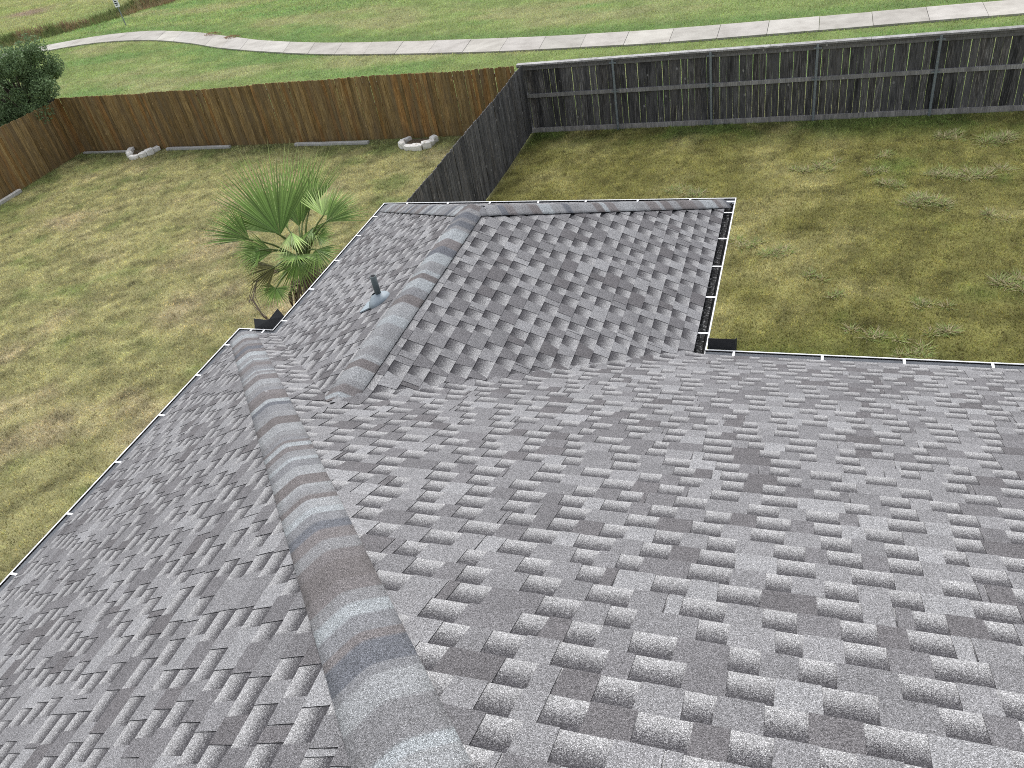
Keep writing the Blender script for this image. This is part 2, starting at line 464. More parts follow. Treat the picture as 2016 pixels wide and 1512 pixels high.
# ------------------------------------------------------------------ concrete path, slab by slab
def make_path():
    root = empty('path', (0, 26.4, 0)); tag(root, 'pale concrete footpath winding behind the fences', 'path', kind='structure')
    L = np.concatenate([[0], np.cumsum(np.linalg.norm(np.diff(PMID, axis=0), axis=1))])
    i0 = np.interp(-4.19, PMID[:, 0], L)
    joints = [i0 + k * 1.437 for k in range(-45, 21) if L[0] < i0 + k * 1.437 < L[-1]]
    for k in range(len(joints) - 1):
        ts = np.linspace(joints[k] + 0.007, joints[k + 1] - 0.007, 4)
        m = MB(); t = 0.90 + 0.2 * random.random()
        tone = (t, t * (0.985 + .02 * random.random()), t * (0.955 + 0.03 * random.random()))
        dz = random.uniform(-.004, .004)
        top = [(np.interp(s, L, CL[:, 0]), np.interp(s, L, CL[:, 1]), 0.055 + dz) for s in ts] + [(np.interp(s, L, CU[:, 0]), np.interp(s, L, CU[:, 1]), 0.055 + dz) for s in ts[::-1]]
        bot = [(p[0], p[1], -0.06) for p in top]
        m.prism(bot, top, 0, 0, tone=tone)
        m.build('slab', [M_CONC], root)
make_path()

# ------------------------------------------------------------------ house: roof planes
class Face:
    """A sloping roof plane: origin on its eave edge, u along the eave, w inward (plan), slope s."""
    def __init__(self, o, u, w, s):
        self.o = np.array(o, float); self.u = np.array(u, float); self.w = np.array(w, float); self.s = s
        self.k = math.sqrt(1 + s * s)
        nn = np.array([-w[0] * s, -w[1] * s, 1.0]); self.n = nn / np.linalg.norm(nn)
    def P(self, u, a, h=0.0):
        xy = self.o + self.u * u + self.w * a
        return np.array([xy[0], xy[1], ZP + self.s * a]) + self.n * h

EP = 0.1310                                    # plan depth of one course
FA = Face((xA, yB), (0, -1), (1, 0), SA)       # left face, u runs towards the camera
FB = Face((xA, yB), (1, 0), (0, -1), S)        # front face, u runs right
FC = Face((xC, yW), (0, -1), (1, 0), S)        # wing, left
FD = Face((xD, yW), (0, -1), (-1, 0), S)       # wing, right
FE = Face((xC, yW), (1, 0), (0, -1), S)        # wing, far end
BIG = 60.0
lenW = yW - yB
uV1 = xC - xA; uV2 = xD - xA                   # valleys on the front face
NB = int(HALF / EP) * EP
EX = 0.06                                      # front-face shingles lap this far over the valley
# convex clip polygons in (u, a)
POLY = {
    'A': (FA, [[(0, 0), (9.0, 0), (9.0, 6.05), (6.05 / .96, 6.05)]]),
    'B': (FB, [[(0, 0), (uV1 + .012, 0), (uV1 + NB + .012, NB), (.96 * NB, NB)],
               [(uV2 - EX, 0), (XR - xA, 0), (XR - xA, NB), (uV2 - NB - EX, NB)],
               [(.96 * NB, NB), (XR - xA, NB), (XR - xA, BTOP), (.96 * BTOP, BTOP)]]),
    'C': (FC, [[(0, 0), (lenW + .0, 0), (lenW + HALF, HALF), (HALF, HALF)]]),
    'D': (FD, [[(0, 0), (lenW + .0, 0), (lenW + HALF, HALF), (HALF, HALF)]]),
    'E': (FE, [[(0, 0), (2 * HALF, 0), (HALF, HALF)]]),
}
def clip(poly, cp):
    n = len(cp); area = sum(cp[i][0] * cp[(i + 1) % n][1] - cp[(i + 1) % n][0] * cp[i][1] for i in range(n))
    sg = 1 if area > 0 else -1
    out = list(poly)
    for i in range(n):
        a, b = cp[i], cp[(i + 1) % n]; inp, out = out, []
        if not inp: return []
        f = lambda p: sg * ((b[0] - a[0]) * (p[1] - a[1]) - (b[1] - a[1]) * (p[0] - a[0]))
        for j in range(len(inp)):
            p, q = inp[j], inp[(j + 1) % len(inp)]; fp, fq = f(p), f(q)
            if fp >= 0: out.append(p)
            if (fp > 0 and fq < 0) or (fp < 0 and fq > 0):
                t = fp / (fp - fq); out.append((p[0] + (q[0] - p[0]) * t, p[1] + (q[1] - p[1]) * t))
    res = []
    for p in out:
        if not res or abs(p[0] - res[-1][0]) + abs(p[1] - res[-1][1]) > 1e-5: res.append(p)
    if len(res) > 1 and abs(res[0][0] - res[-1][0]) + abs(res[0][1] - res[-1][1]) < 1e-5: res.pop()
    if len(res) < 3: return []
    ar = abs(sum(res[i][0] * res[(i + 1) % len(res)][1] - res[(i + 1) % len(res)][0] * res[i][1] for i in range(len(res)))) / 2
    return res if ar > 1.5e-4 else []

def smax(a, b, r):
    d = a - b
    return 0.5 * (a + b + math.sqrt(d * d + r * r))
def bend(key, p):
    """Shingles turn softly where two roof planes meet in a valley."""
    x, y, z = p
    if key == 'B':
        zb = ZP + S * (yB - y)
        if x > XM: zo = ZP + S * (xD - x); r = 0.035
        else: return p
        if x > xD + .2 or x < xC - .25: return p
        return np.array([x, y, z + (smax(zb, zo, r) - zb)])
    if key in 'CD':
        zs = ZP + S * ((x - xC) if key == 'C' else (xD - x)); zb = ZP + S * (yB - y)
        if y > yB + .3 or key == 'C': return p
        return np.array([x, y, z + (smax(zs, zb, 0.035) - zs)])
    return p

house = empty('house', (0, 0, 0))
tag(house, 'single storey house under a grey laminated shingle roof with white gutters', 'house')

def make_deck():
    m = MB()
    def poly(f, pts, h=-0.004):
        b = m.verts([f.P(u, a, h) for u, a in pts]); m.face(range(b, b + len(pts)))
    for key, (f, polys) in POLY.items():
        for p in polys:
            if key == 'B' and p[0][0] < uV2 and p[0][0] > uV1: p = [(uV2, 0), p[1], p[2], (uV2 - NB, NB)]
            poly(f, p)
    # the slopes behind the camera, out of the picture: right of the ridge and the back
    yr = yB - BTOP; zr = ZP + S * BTOP; xh = xA + .96 * BTOP
    yb = yr - BTOP
    b = m.verts([(xh, yr, zr), (XR, yr, zr), (XR, yb, ZP), (xA, yb, ZP), (xA, yr, ZP)])
    m.face((b, b + 1, b + 2, b + 3)); m.face((b, b + 3, b + 4))
    return m.build('roof', [M_FELT], house)
roof = make_deck()

TONES = [((0.178, 0.175, 0.179), 4), ((0.153, 0.150, 0.154), 4), ((0.128, 0.124, 0.128), 3.2), ((0.106, 0.101, 0.104), 2.0), ((0.210, 0.208, 0.212), 2.4)]
def tone():
    r = random.random() * sum(w for _, w in TONES)
    for c, w in TONES:
        r -= w
        if r <= 0: break
    j = random.uniform(.93, 1.07); return (c[0] * j, c[1] * j, c[2] * j)

H0, H1 = 0.0062, 0.0020                        # height of a course at its butt edge and where the next one laps it
TT = 0.0036                                    # thickness of the second layer
def hgt(a, k): return H0 + (H1 - H0) * (a - k * EP) / EP

tabs = []                                      # (screen area, key, polygon, k, tone)
def screen_area(pts):
    P = np.array(pts) - CAM; z = P @ FW
    if (z < 0.2).any(): return 0
    x = P @ RT / z * 803.75; y = -(P @ UP) / z * 803.75
    if x.max() < -512 or x.min() > 512 or y.max() < -384 or y.min() > 384: return 0
    xc = np.clip(x, -512, 512); yc = np.clip(y, -384, 384)
    return abs(np.sum(xc * np.roll(yc, -1) - np.roll(xc, -1) * yc)) / 2

def refine(poly, du=0.035):
    out = []
    for i in range(len(poly)):
        p, q = poly[i], poly[(i + 1) % len(poly)]; nseg = max(1, int(math.ceil(abs(q[0] - p[0]) / du)))
        for j in range(nseg): out.append((p[0] + (q[0] - p[0]) * j / nseg, p[1] + (q[1] - p[1]) * j / nseg))
    return out

def near_valley(key, f, poly):
    if key not in 'BCD': return False
    for u, a in poly:
        p = f.P(u, a)
        zb = ZP + S * (yB - p[1]); zo = ZP + S * ((p[0] - xC) if p[0] < XM else (xD - p[0]))
        if xC - .3 < p[0] < xD + .3 and abs(zb - zo) < 0.14: return True
    return False

def add_piece(m, key, f, poly, k, dh, tn=None, thick=TT, base=False):
    """One shingle piece following its plane; in a valley it is cut into narrow columns and bent."""
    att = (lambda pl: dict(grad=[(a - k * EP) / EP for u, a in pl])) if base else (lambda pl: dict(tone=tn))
    P = lambda u, a, t: bend(key, f.P(u, a, hgt(a, k) + dh - t))
    if not near_valley(key, f, poly):
        top = [P(u, a, 0) for u, a in poly]; bot = [P(u, a, thick) for u, a in poly]
        m.prism(bot, top, 0, 1, **att(list(poly) * 2)); return
    u0 = min(p[0] for p in poly); u1 = max(p[0] for p in poly)
    us = [u0 + 1e-4]; du = 0.04
    while us[-1] < u1 - 1e-4:
        step = du if near_valley(key, f, [(us[-1], k * EP), (us[-1] + .3, k * EP), (us[-1] - .1, k * EP)]) else 0.5
        us.append(min(us[-1] + step, u1 - 1e-4))
    cols = []
    for u in us:
        aa = []
        for i in range(len(poly)):
            p, q = poly[i], poly[(i + 1) % len(poly)]
            if (p[0] - u) * (q[0] - u) <= 0 and abs(p[0] - q[0]) > 1e-9: aa.append(p[1] + (q[1] - p[1]) * (u - p[0]) / (q[0] - p[0]))
        if len(aa) < 2: continue
        lo, hi = (u, min(aa)), (u, max(aa))
        cols.append(m.verts([P(*lo, thick), P(*hi, thick), P(*lo, 0), P(*hi, 0)], **att([lo, hi, lo, hi])))
    for c, d in zip(cols[:-1], cols[1:]):
        m.face((c + 2, d + 2, d + 3, c + 3), 0); m.face((c, d, d + 2, c + 2), 1); m.face((c + 1, c + 3, d + 3, d + 1), 1)
    if len(cols) > 1:
        c = cols[0]; m.face((c, c + 2, c + 3, c + 1), 1); c = cols[-1]; m.face((c, c + 1, c + 3, c + 2), 1)

course_n = 0
for key in 'ABCDE':
    f, polys = POLY[key]
    amax = max(p[1] for pl in polys for p in pl); umin = min(p[0] for pl in polys for p in pl); umax = max(p[0] for pl in polys for p in pl)
    prev = None
    for k in range(int(amax / EP) + 1):
        a0, a1 = k * EP, k * EP + EP + 0.012
        # base layer: one strip per course
        for cp in polys:
            q = clip([(umin - 1, a0), (umax + 1, a0), (umax + 1, a1), (umin - 1, a1)], cp)
            if q:
                cut = key == 'B' and cp is polys[0]      # laid over the wing's shingles and cut along the valley
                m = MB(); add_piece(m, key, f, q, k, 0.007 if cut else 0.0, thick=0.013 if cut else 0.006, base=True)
                m.build('shingle_course', [M_BASE, M_EDGE], roof); course_n += 1
        # second layer: the raised tabs
        u = umin - random.uniform(0, .3); shingle_left = random.uniform(.2, 1.0)
        while u < umax:
            if key == 'B' and u > 6.0 - xA: break
            wt = random.choice([.085, .10, .11, .125, .14, .165, .20]) * random.uniform(.92, 1.08)
            wr = random.choice([.095, .11, .12, .13, .145, .16]) * random.uniform(.93, 1.07)
            cuts = [(u, u + wt)]
            if shingle_left < wt and wt > .09:     # a butt joint between two shingles falls inside this tab
                c = max(.025, min(shingle_left, wt - .025)); cuts = [(u, u + c - .003), (u + c + .003, u + wt)]
            tn = tone()
            for ci, (p0, p1) in enumerate(cuts):
                if ci: tn = tone()
                tp = random.uniform(.0, .006) if len(cuts) == 1 else 0.0
                jl = random.uniform(-.002, .002)
                quad = [(p0, a0 + jl), (p1, a0 + jl), (p1 + tp, a1), (p0 - tp, a1)]
                for cp in polys:
                    q = clip(quad, cp)
                    if q: tabs.append((screen_area([f.P(uu, aa) for uu, aa in q]), key, q, k, tn, f, .007 if key == 'B' and cp is polys[0] else 0.0))
            shingle_left -= wt + wr
            if shingle_left < -0.02: shingle_left += 1.0
            u += wt + wr
tabs.sort(key=lambda t: -t[0])
for t in tabs[:300]:
    m = MB(); add_piece(m, t[1], t[5], t[2], t[3], TT + t[6], t[4]); m.build('shingle_tab', [M_TAB, M_EDGE], roof)
m = MB()
for t in tabs[300:]: add_piece(m, t[1], t[5], t[2], t[3], TT + t[6], t[4])
o = m.build('shingle_tabs', [M_TAB, M_EDGE], roof); o['kind'] = 'stuff'

# ---- hip and ridge caps
CAPC = [(0.228, 0.241, 0.249), (0.175, 0.176, 0.181), (0.098, 0.102, 0.114), (0.116, 0.106, 0.105), (0.205, 0.209, 0.214), (0.150, 0.151, 0.158), (0.128, 0.118, 0.118), (0.150, 0.148, 0.152), (0.165, 0.164, 0.168)]
def caps(p0, p1, f1, f2, hw, expo, start=0.0, lift=0.019, seed=0, rad=0.028):
    """Caps from the low end p0 to the high end p1 (on the crest line). f1, f2: crest-perpendicular directions down each plane."""
    rr = random.Random(seed)
    p0 = np.array(p0, float); p1 = np.array(p1, float); d = p1 - p0; Ln = np.linalg.norm(d); d /= Ln
    up = np.array([0, 0, 1.0]); up = up - d * (up @ d); up /= np.linalg.norm(up)
    # bands of colour along the crest, shared by neighbouring caps
    bands = []; s = -0.3
    while s < Ln + .6:
        w = rr.choice([.06, .08, .10, .12, .15, .19]); c = rr.choice(CAPC)
        if bands and c == bands[-1][2]: continue
        bands.append((s, s + w, c)); s += w
    def bandc(s):
        c = np.zeros(3)
        for k in (-.003, 0, .003):
            for b in bands:
                if b[0] <= s + k < b[1]: c += np.array(b[2]) / 3; break
        return tuple(c)
    nacross = [-1, -.72, -.45, -.26, -.13, 0, .13, .26, .45, .72, 1]
    s = start
    while s < Ln:
        L = expo * rr.uniform(.96, 1.04); s1 = min(s + L + .03, Ln)
        m = MB(); rows = []
        sk = rr.uniform(-.0015, .0015)
        for t in np.linspace(0, 1, 17):
            ss = s + (s1 - s) * t; hh = lift + 0.006 * (1 - t)
            ring = []; ringb = []
            for a in nacross:
                f = f1 if a < 0 else f2
                q = p0 + d * (ss + sk * a)
                x = abs(a) * hw
                # rounded crest: distance along the plane, softened near the top
                drop = math.sqrt(x * x + rad * rad) - rad + hw - (math.sqrt(hw * hw + rad * rad) - rad)
                q = q + f[0] * x + f[1] * drop + up * hh * (1 - .25 * abs(a))
                ring.append(q); ringb.append(q - up * 0.007)
            rows.append((m.verts(ring, tone=bandc(ss)), m.verts(ringb, tone=bandc(ss))))
        n = len(nacross)
        for i in range(16):
            for j in range(n - 1):
                m.face((rows[i][0] + j, rows[i][0] + j + 1, rows[i + 1][0] + j + 1, rows[i + 1][0] + j), 0)
            for j in (0, n - 1):
                q = (rows[i][0] + j, rows[i + 1][0] + j, rows[i + 1][1] + j, rows[i][1] + j)
                m.face(q if j == 0 else q[::-1], 1)
        for r in (0, 16):
            for j in range(n - 1):
                m.face((rows[r][0] + j, rows[r][1] + j, rows[r][1] + j + 1, rows[r][0] + j + 1), 1)
        me = m.mesh('ridge_cap', [M_TAB, M_EDGE])
        for pl in me.polygons: pl.use_smooth = pl.material_index == 0
        link('ridge_cap', me, roof)
        s += L
def crest_dirs(p0, p1, n1, n2):
    """Horizontal-out and downward components that keep a cap on each plane: returns ((perp, down), (perp, down))."""
    d = np.array(p1, float) - np.array(p0, float); d /= np.linalg.norm(d); out = []
    up = np.array([0, 0, 1.0]); up = up - d * (up @ d); up /= np.linalg.norm(up)
    h = np.cross(d, up); h /= np.linalg.norm(h)
    for sgn, nn in ((-1, n1), (1, n2)):
        hh = h * sgn
        sl = (nn @ hh) / (nn @ up)          # fall per metre sideways
        out.append((hh, -up * sl))
    return out
def hipcaps(p0, p1, n1, n2, **kw):
    dd = crest_dirs(p0, p1, n1, n2)
    caps(p0, p1, dd[0], dd[1], **kw)
hipB0 = FB.P(0.02, 0.02); hipB1 = np.array([xA + .96 * BTOP, yB - BTOP, ZP + S * BTOP])
hipcaps(hipB0, hipB1, FB.n, FA.n, hw=.150, expo=.142, seed=3)
rz = ZP + S * HALF
hipcaps((xC + .02, yW - .02, ZP + .01), (XM, yW - HALF, rz), FE.n, FC.n, hw=.155, expo=.142, seed=5)
hipcaps((xD - .02, yW - .02, ZP + .01), (XM, yW - HALF, rz), FD.n, FE.n, hw=.155, expo=.142, seed=8)
hipcaps((XM, yW - HALF + .06, rz), (XM, yB - HALF + .05, rz), FD.n, FC.n, hw=.140, expo=.142, seed=11, lift=.021)

# ---- walls, fascia, soffit
def make_walls():
    OV = 0.42
    out = [(xA + OV, yB - BTOP * 2 + OV), (XR - OV, yB - BTOP * 2 + OV), (XR - OV, yB - OV), (xD - OV, yB - OV), (xD - OV, yW - OV), (xC + OV, yW - OV), (xC + OV, yB - OV), (xA + OV, yB - OV)]
    zt = Z0 - 0.16
    for i in range(len(out)):
        a, b = np.array(out[i]), np.array(out[(i + 1) % len(out)]); d = (b - a) / np.linalg.norm(b - a); nrm = np.array([d[1], -d[0]])
        m = MB(); c = (a + b) / 2 - nrm * .06
        m.box((c[0], c[1], zt / 2), (np.linalg.norm(b - a) / 2 - .001, .06, zt / 2), (Vector((*d, 0)), Vector((*nrm, 0)), Vector((0, 0, 1))))
        m.build('wall', [M_WALL], house)
    e = [(xA, yB - BTOP * 2), (XR, yB - BTOP * 2), (XR, yB), (xD, yB), (xD, yW), (xC, yW), (xC, yB), (xA, yB)]
    for i in range(len(e)):
        a, b = np.array(e[i]), np.array(e[(i + 1) % len(e)]); d = (b - a) / np.linalg.norm(b - a); nrm = np.array([d[1], -d[0]])
        m = MB(); c = (a + b) / 2 - nrm * .055
        m.box((c[0], c[1], Z0 - .115), (np.linalg.norm(b - a) / 2 - .02, .012, .085), (Vector((*d, 0)), Vector((*nrm, 0)), Vector((0, 0, 1))))
        m.build('fascia', [M_FASCIA], house)
        m = MB(); c = (a + b) / 2 - nrm * .28
        m.box((c[0], c[1], Z0 - .18), (np.linalg.norm(b - a) / 2 - .03, .2, .008), (Vector((*d, 0)), Vector((*nrm, 0)), Vector((0, 0, 1))))
        m.build('soffit', [M_FASCIA], house)
make_walls()

# ---- gutters
def gutter(a, b, inward, c0, c1, hang, debris=False, label=None):
    """K-style trough from a to b along its outer rim; c0/c1: mitre (+1 outer corner, -1 inner corner, 0 square) at each end."""
    a = np.array(a, float); b = np.array(b, float); inw = np.array(inward, float); d = (b - a) / np.linalg.norm(b - a); Ln = np.linalg.norm(b - a)
    # profile: (distance inward from rim, height), going from the lip hem over the rim, down the front, along the floor and up the back
    prof = [(.012, -.016), (.0115, .000), (.006, .004), (.000, .003), (-.001, -.016), (.006, -.024), (.012, -.05), (.036, -.085), (.040, -.118),
            (.122, -.118), (.124, -.004)]
    inner = [(.1225, -.006), (.1205, -.1165), (.0415, -.1165), (.0375, -.084), (.026, -.067), (.0137, -.049), (.0077, -.024), (.001, -.0155), (.003, .0005), (.006, .0015), (.0100, -.002)]
    loop = prof + inner
    def ring(t, c, end):
        out = []
        for x, z in loop:
            sh = c * x * (1 if end == 0 else -1)
            p = a + d * (t + sh) + inw * x
            out.append((p[0], p[1], Z0 + z))
        return out
    m = MB(); r0 = m.verts(ring(0, c0, 0)); r1 = m.verts(ring(Ln, c1, 1)); n = len(loop)
    for i in range(n):
        j = (i + 1) % n
        z = max(loop[i][1], loop[j][1]); inside = (len(prof) <= i < len(prof) + 4) or i == 0 or i == n - 1  # back, floor, lower front and hem faces carry the painted shade
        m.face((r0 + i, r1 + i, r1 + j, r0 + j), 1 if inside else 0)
    if c0 == 0: m.face([r0 + i for i in range(n)])
    if c1 == 0: m.face([r1 + i for i in reversed(range(n))])
    g = m.build('gutter', [M_WHITE, M_GUTSHADE], house)
    if label: g['label'] = label
    for t in hang:
        m = MB(); c = a + d * t + inw * .064
        m.box((c[0], c[1], Z0 + .0075), (.0105, .052, .0018), (Vector((*d, 0)), Vector((*inw, 0)), Vector((0, 0, 1))))
        m.build('hanger', [M_WHITE], g)
    if debris:
        m = MB(); nn = int(Ln / .03); rows = []
        for i in range(nn + 1):
            t = Ln * i / nn
            row = []
            for q in range(5):
                x = .05 + .07 * q / 4; p = a + d * t + inw * x
                row.append((p[0], p[1], Z0 - .062 + .03 * (fbm(np.array(t * 9.), np.array(q * 1.3), 3, 3) - .5) + .012 * random.random()))
            rows.append(m.verts(row))
        for i in range(nn):
            for q in range(4): m.face((rows[i] + q, rows[i] + q + 1, rows[i + 1] + q + 1, rows[i + 1] + q))
        m.build('debris', [M_DEBRIS], g)
    return g
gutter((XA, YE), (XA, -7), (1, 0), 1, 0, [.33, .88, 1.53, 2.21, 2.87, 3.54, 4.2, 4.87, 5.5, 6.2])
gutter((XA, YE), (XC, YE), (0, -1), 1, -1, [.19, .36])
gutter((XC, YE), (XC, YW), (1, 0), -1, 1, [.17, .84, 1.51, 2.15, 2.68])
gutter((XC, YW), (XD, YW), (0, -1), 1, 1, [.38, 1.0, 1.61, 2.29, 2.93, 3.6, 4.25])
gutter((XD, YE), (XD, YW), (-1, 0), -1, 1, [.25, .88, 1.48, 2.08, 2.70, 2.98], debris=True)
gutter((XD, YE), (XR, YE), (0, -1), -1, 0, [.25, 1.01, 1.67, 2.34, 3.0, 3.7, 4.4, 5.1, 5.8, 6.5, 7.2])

# ---- splash guards at the two inside corners
def splash(name_pts, hgt_, lean, label):
    """Bent dark sheet standing on the rim: a polyline in plan, leaning outward."""
    m = MB(); b0 = []; n = len(name_pts)
    for k, off in ((0, 0.0), (1, .0025)):
        b0.append(m.verts([(p[0] + off * l[0] * 30 * 0 + off * l[0], p[1] + off * l[1], Z0 + .006) for p, l in zip(name_pts, lean)]))
        b0.append(m.verts([(p[0] + l[0] * (.05) + off * l[0], p[1] + l[1] * .05 + off * l[1], Z0 + .006 + hgt_) for p, l in zip(name_pts, lean)]))
    for i in range(n - 1):
        m.face((b0[0] + i, b0[0] + i + 1, b0[1] + i + 1, b0[1] + i)); m.face((b0[2] + i + 1, b0[2] + i, b0[3] + i, b0[3] + i + 1))
        m.face((b0[1] + i, b0[1] + i + 1, b0[3] + i + 1, b0[3] + i))
    for i in (0, n - 1): m.face((b0[0] + i, b0[1] + i, b0[3] + i, b0[2] + i))
    o = m.build('splash_guard', [M_DARK], house); o['label'] = label
splash([(XC - .235, YE - .004), (XC, YE - .004), (XC + .006, YE), (XC + .006, YE + .26)], .105, [(0, 1), (-.7, .7), (-.7, .7), (-1, 0)], 'bent black splash guard at the left inside gutter corner')
splash([(XD + .012, YE - .002), (XD + .25, YE - .002), (XD + .27, YE - .002)], .105, [(0, .6), (0, .6), (0, 1.1)], 'flat black splash guard at the right inside gutter corner')

# ---- plumbing vent
def make_vent():
    c = np.array([-3.584, 5.43]); a = c[0] - xC; z = ZP + S * a
    m = MB(); m.tube([(c[0], c[1], z + .02), (c[0], c[1], z + .27)], .028, 20)
    m.v = [tuple(p) for p in m.v]
    o = link('vent_pipe', m.mesh('vent_pipe', [M_PIPE]), house)
    for pl in o.data.polygons: pl.use_smooth = len(pl.vertices) == 4
    m = MB(); m.tube([(c[0], c[1], z + .2705), (c[0], c[1], z + .2715)], .021, 20); m.build('pipe_mouth', [M_EDGE], o)
    # rubber and metal collar, seated along the slope
    nv = Vector(FC.n); t1 = Vector((0, 1, 0)); t2 = nv.cross(t1)
    def ringp(r, h, dn=0): return [Vector((c[0], c[1], z)) + (t1 * math.cos(2 * math.pi * k / 28) + t2 * math.sin(2 * math.pi * k / 28)) * r + nv * h for k in range(28)]
    m = MB(); prev = None
    for r, h in ((.112, .008), (.110, .030), (.100, .038), (.094, .050), (.074, .060), (.064, .072), (.046, .082), (.030, .094)):
        b = m.verts(ringp(r, h))
        if prev is not None:
            for k in range(28): m.face((prev + k, prev + (k + 1) % 28, b + (k + 1) % 28, b + k))
        prev = b
    m.build('collar', [M_FLASH], o, smooth=True)
    m = MB(); fl = [(-.085, -.21), (.085, -.21), (.085, -.02), (-.085, -.02)]
    lo = [Vector((c[0], c[1], z)) + t1 * p - t2 * q * -1 + nv * .0005 for p, q in fl]; 
    down = Vector((-1, 0, -S)).normalized()
    lo = [Vector((c[0], c[1], z)) + t1 * p + down * (-q) + nv * .012 for p, q in fl]; hi = [p + nv * .011 for p in lo]
    m.prism(lo, hi, 0, 0, close_bottom=True); m.build('flashing', [M_FLASH], o)
make_vent()

# ------------------------------------------------------------------ fences
def place(name, mesh, parent, loc, rz=0.0, rx=0.0, ry=0.0):
    o = bpy.data.objects.new(name, mesh); COL.objects.link(o); o.parent = parent
    o.location = Vector(loc) - parent.location; o.rotation_euler = (rx, ry, rz); return o

def picket_meshes(name, w, h, t, mat, tones, nvar, dog=0.022, seed=1):
    rr = random.Random(seed); out = []
    for i in range(nvar):
        ww = w * rr.uniform(.97, 1.02); hh = h + rr.uniform(-.012, .014); c = rr.choice(tones); j = rr.uniform(.72, 1.25)
        c = tuple(x * j for x in c); d = dog * rr.uniform(.7, 1.3)
        pr = [(-ww / 2, 0), (ww / 2, 0), (ww / 2, hh - d), (ww / 2 - d * .8, hh), (-ww / 2 + d * .8, hh), (-ww / 2, hh - d)]
        m = MB(); m.prism([(x, t / 2, z) for x, z in pr], [(x, -t / 2, z) for x, z in pr], 0, 0, close_bottom=True, tone=c)
        me = m.mesh(name, [mat]); out.append(me)
    return out

def run(root, meshes, p0, p1, pitch, side=1, rr=None, wav=0.015, zoff=-0.02):
    """Pickets from p0 to p1; side +1: their face is turned to the right of the direction p0->p1."""
    p0 = Vector(p0); p1 = Vector(p1); d = (p1 - p0); L = d.length; d.normalize(); rz = math.atan2(d.y, d.x) + (0 if side > 0 else math.pi)
    nn = int(L / pitch); rr = rr or random.Random(2)
    nrm = Vector((d.y, -d.x)) * side
    for i in range(nn):
        p = p0 + d * (pitch * (i + .5)); z = zoff + wav * math.sin(i * .07 + 1.3) + wav * .7 * math.sin(i * .19)
        off = rr.uniform(-.007, .007)
        place('picket', rr.choice(meshes), root, (p.x + nrm.x * off, p.y + nrm.y * off, z), rz + rr.uniform(-.03, .03), 0, rr.uniform(-.006, .006))

def rail(root, name, a, b, hz, hn, mat, tone=(1, 1, 1)):
    a = Vector(a); b = Vector(b); d = (b - a); L = d.length; d.normalize(); s_ = Vector((-d.y, d.x, 0)).normalized(); u_ = d.cross(s_)
    m = MB(); m.box((a + b) / 2, (L / 2, hn, hz), (d, s_, u_), tone=tone); return m.build(name, [mat], root)

BR_T = [(1, 1, 1), (1.15, .98, .85), (.85, .9, .95), (1.05, 1.1, 1.15), (.7, .72, .75), (1.25, 1.12, .95)]
bm_ = picket_meshes('picket', .100, 1.72, .016, M_BROWN, BR_T, 26, seed=4)
fb = empty('brown_back_fence', (LX, FY, 0)); tag(fb, 'brown stained picket fence across the back of the left yard', 'fence')
run(fb, bm_, (LX - .05, FY + .03), (FX - .14, FY + .0), .1035, 1, random.Random(5))
for z in (.35, .95, 1.5): rail(fb, 'rail', (LX, FY + .065, z), (FX - .14, FY + .04, z), .045, .019, M_RAIL)
for k in range(7): rail(fb, 'post', (LX + .3 + k * 2.4, FY + .12, .0), (LX + .3 + k * 2.4, FY + .12, 1.6), .03, .03, M_GALV)
fl = empty('brown_side_fence', (LX, 8, 0)); tag(fl, 'brown stained picket fence along the far left edge of the lawn', 'fence')
run(fl, bm_, (LX, 6.0), (LX, FY + .03), .1035, 1, random.Random(6))
for z in (.35, .95, 1.5): rail(fl, 'rail', (LX - .035, 6.0, z), (LX - .035, FY, z), .045, .019, M_RAIL)

GR_T = [(1, 1, 1), (.8, .8, .82), (1.2, 1.18, 1.15), (.65, .65, .66), (1.45, 1.42, 1.4), (1.05, 1.0, .95)]
gm_ = picket_meshes('picket', .139, 1.66, .016, M_GREYW, GR_T, 22, dog=.004, seed=9)
fd = empty('grey_back_fence', (0, FY, 0)); tag(fd, 'weathered dark grey board fence with top cap, rails and metal posts behind the right lawn', 'fence')
run(fd, gm_, (FX - .1, FY + .045), (12.0, FY + .075), .1446, 1, random.Random(8), wav=.006, zoff=.03)
PX_ = [-4.43, -2.18, .09, 2.48, 4.85, 7.2, 9.6]
def segs(x0, x1, cuts): 
    xs = [x0] + [c for c in cuts if x0 < c < x1] + [x1]; return list(zip(xs[:-1], xs[1:]))
yy = lambda x: FY + .03 * (x - FX) / 18.0
rr = random.Random(10)
for a, b in segs(FX - .04, 12.0, PX_):
    j = lambda: rr.uniform(-.006, .006)
    t = rr.uniform(.75, 1.1)
    rail(fd, 'mid_rail', (a + .004, yy(a) + .018, .94 + j()), (b - .004, yy(b) + .018, .94 + j()), .045, .019, M_RAIL, (t, t, t))
    t = rr.uniform(.45, .7)
    rail(fd, 'top_rail', (a + .004, yy(a) + .018, 1.615 + j()), (b - .004, yy(b) + .018, 1.615 + j()), .045, .019, M_RAIL, (t, t, t))
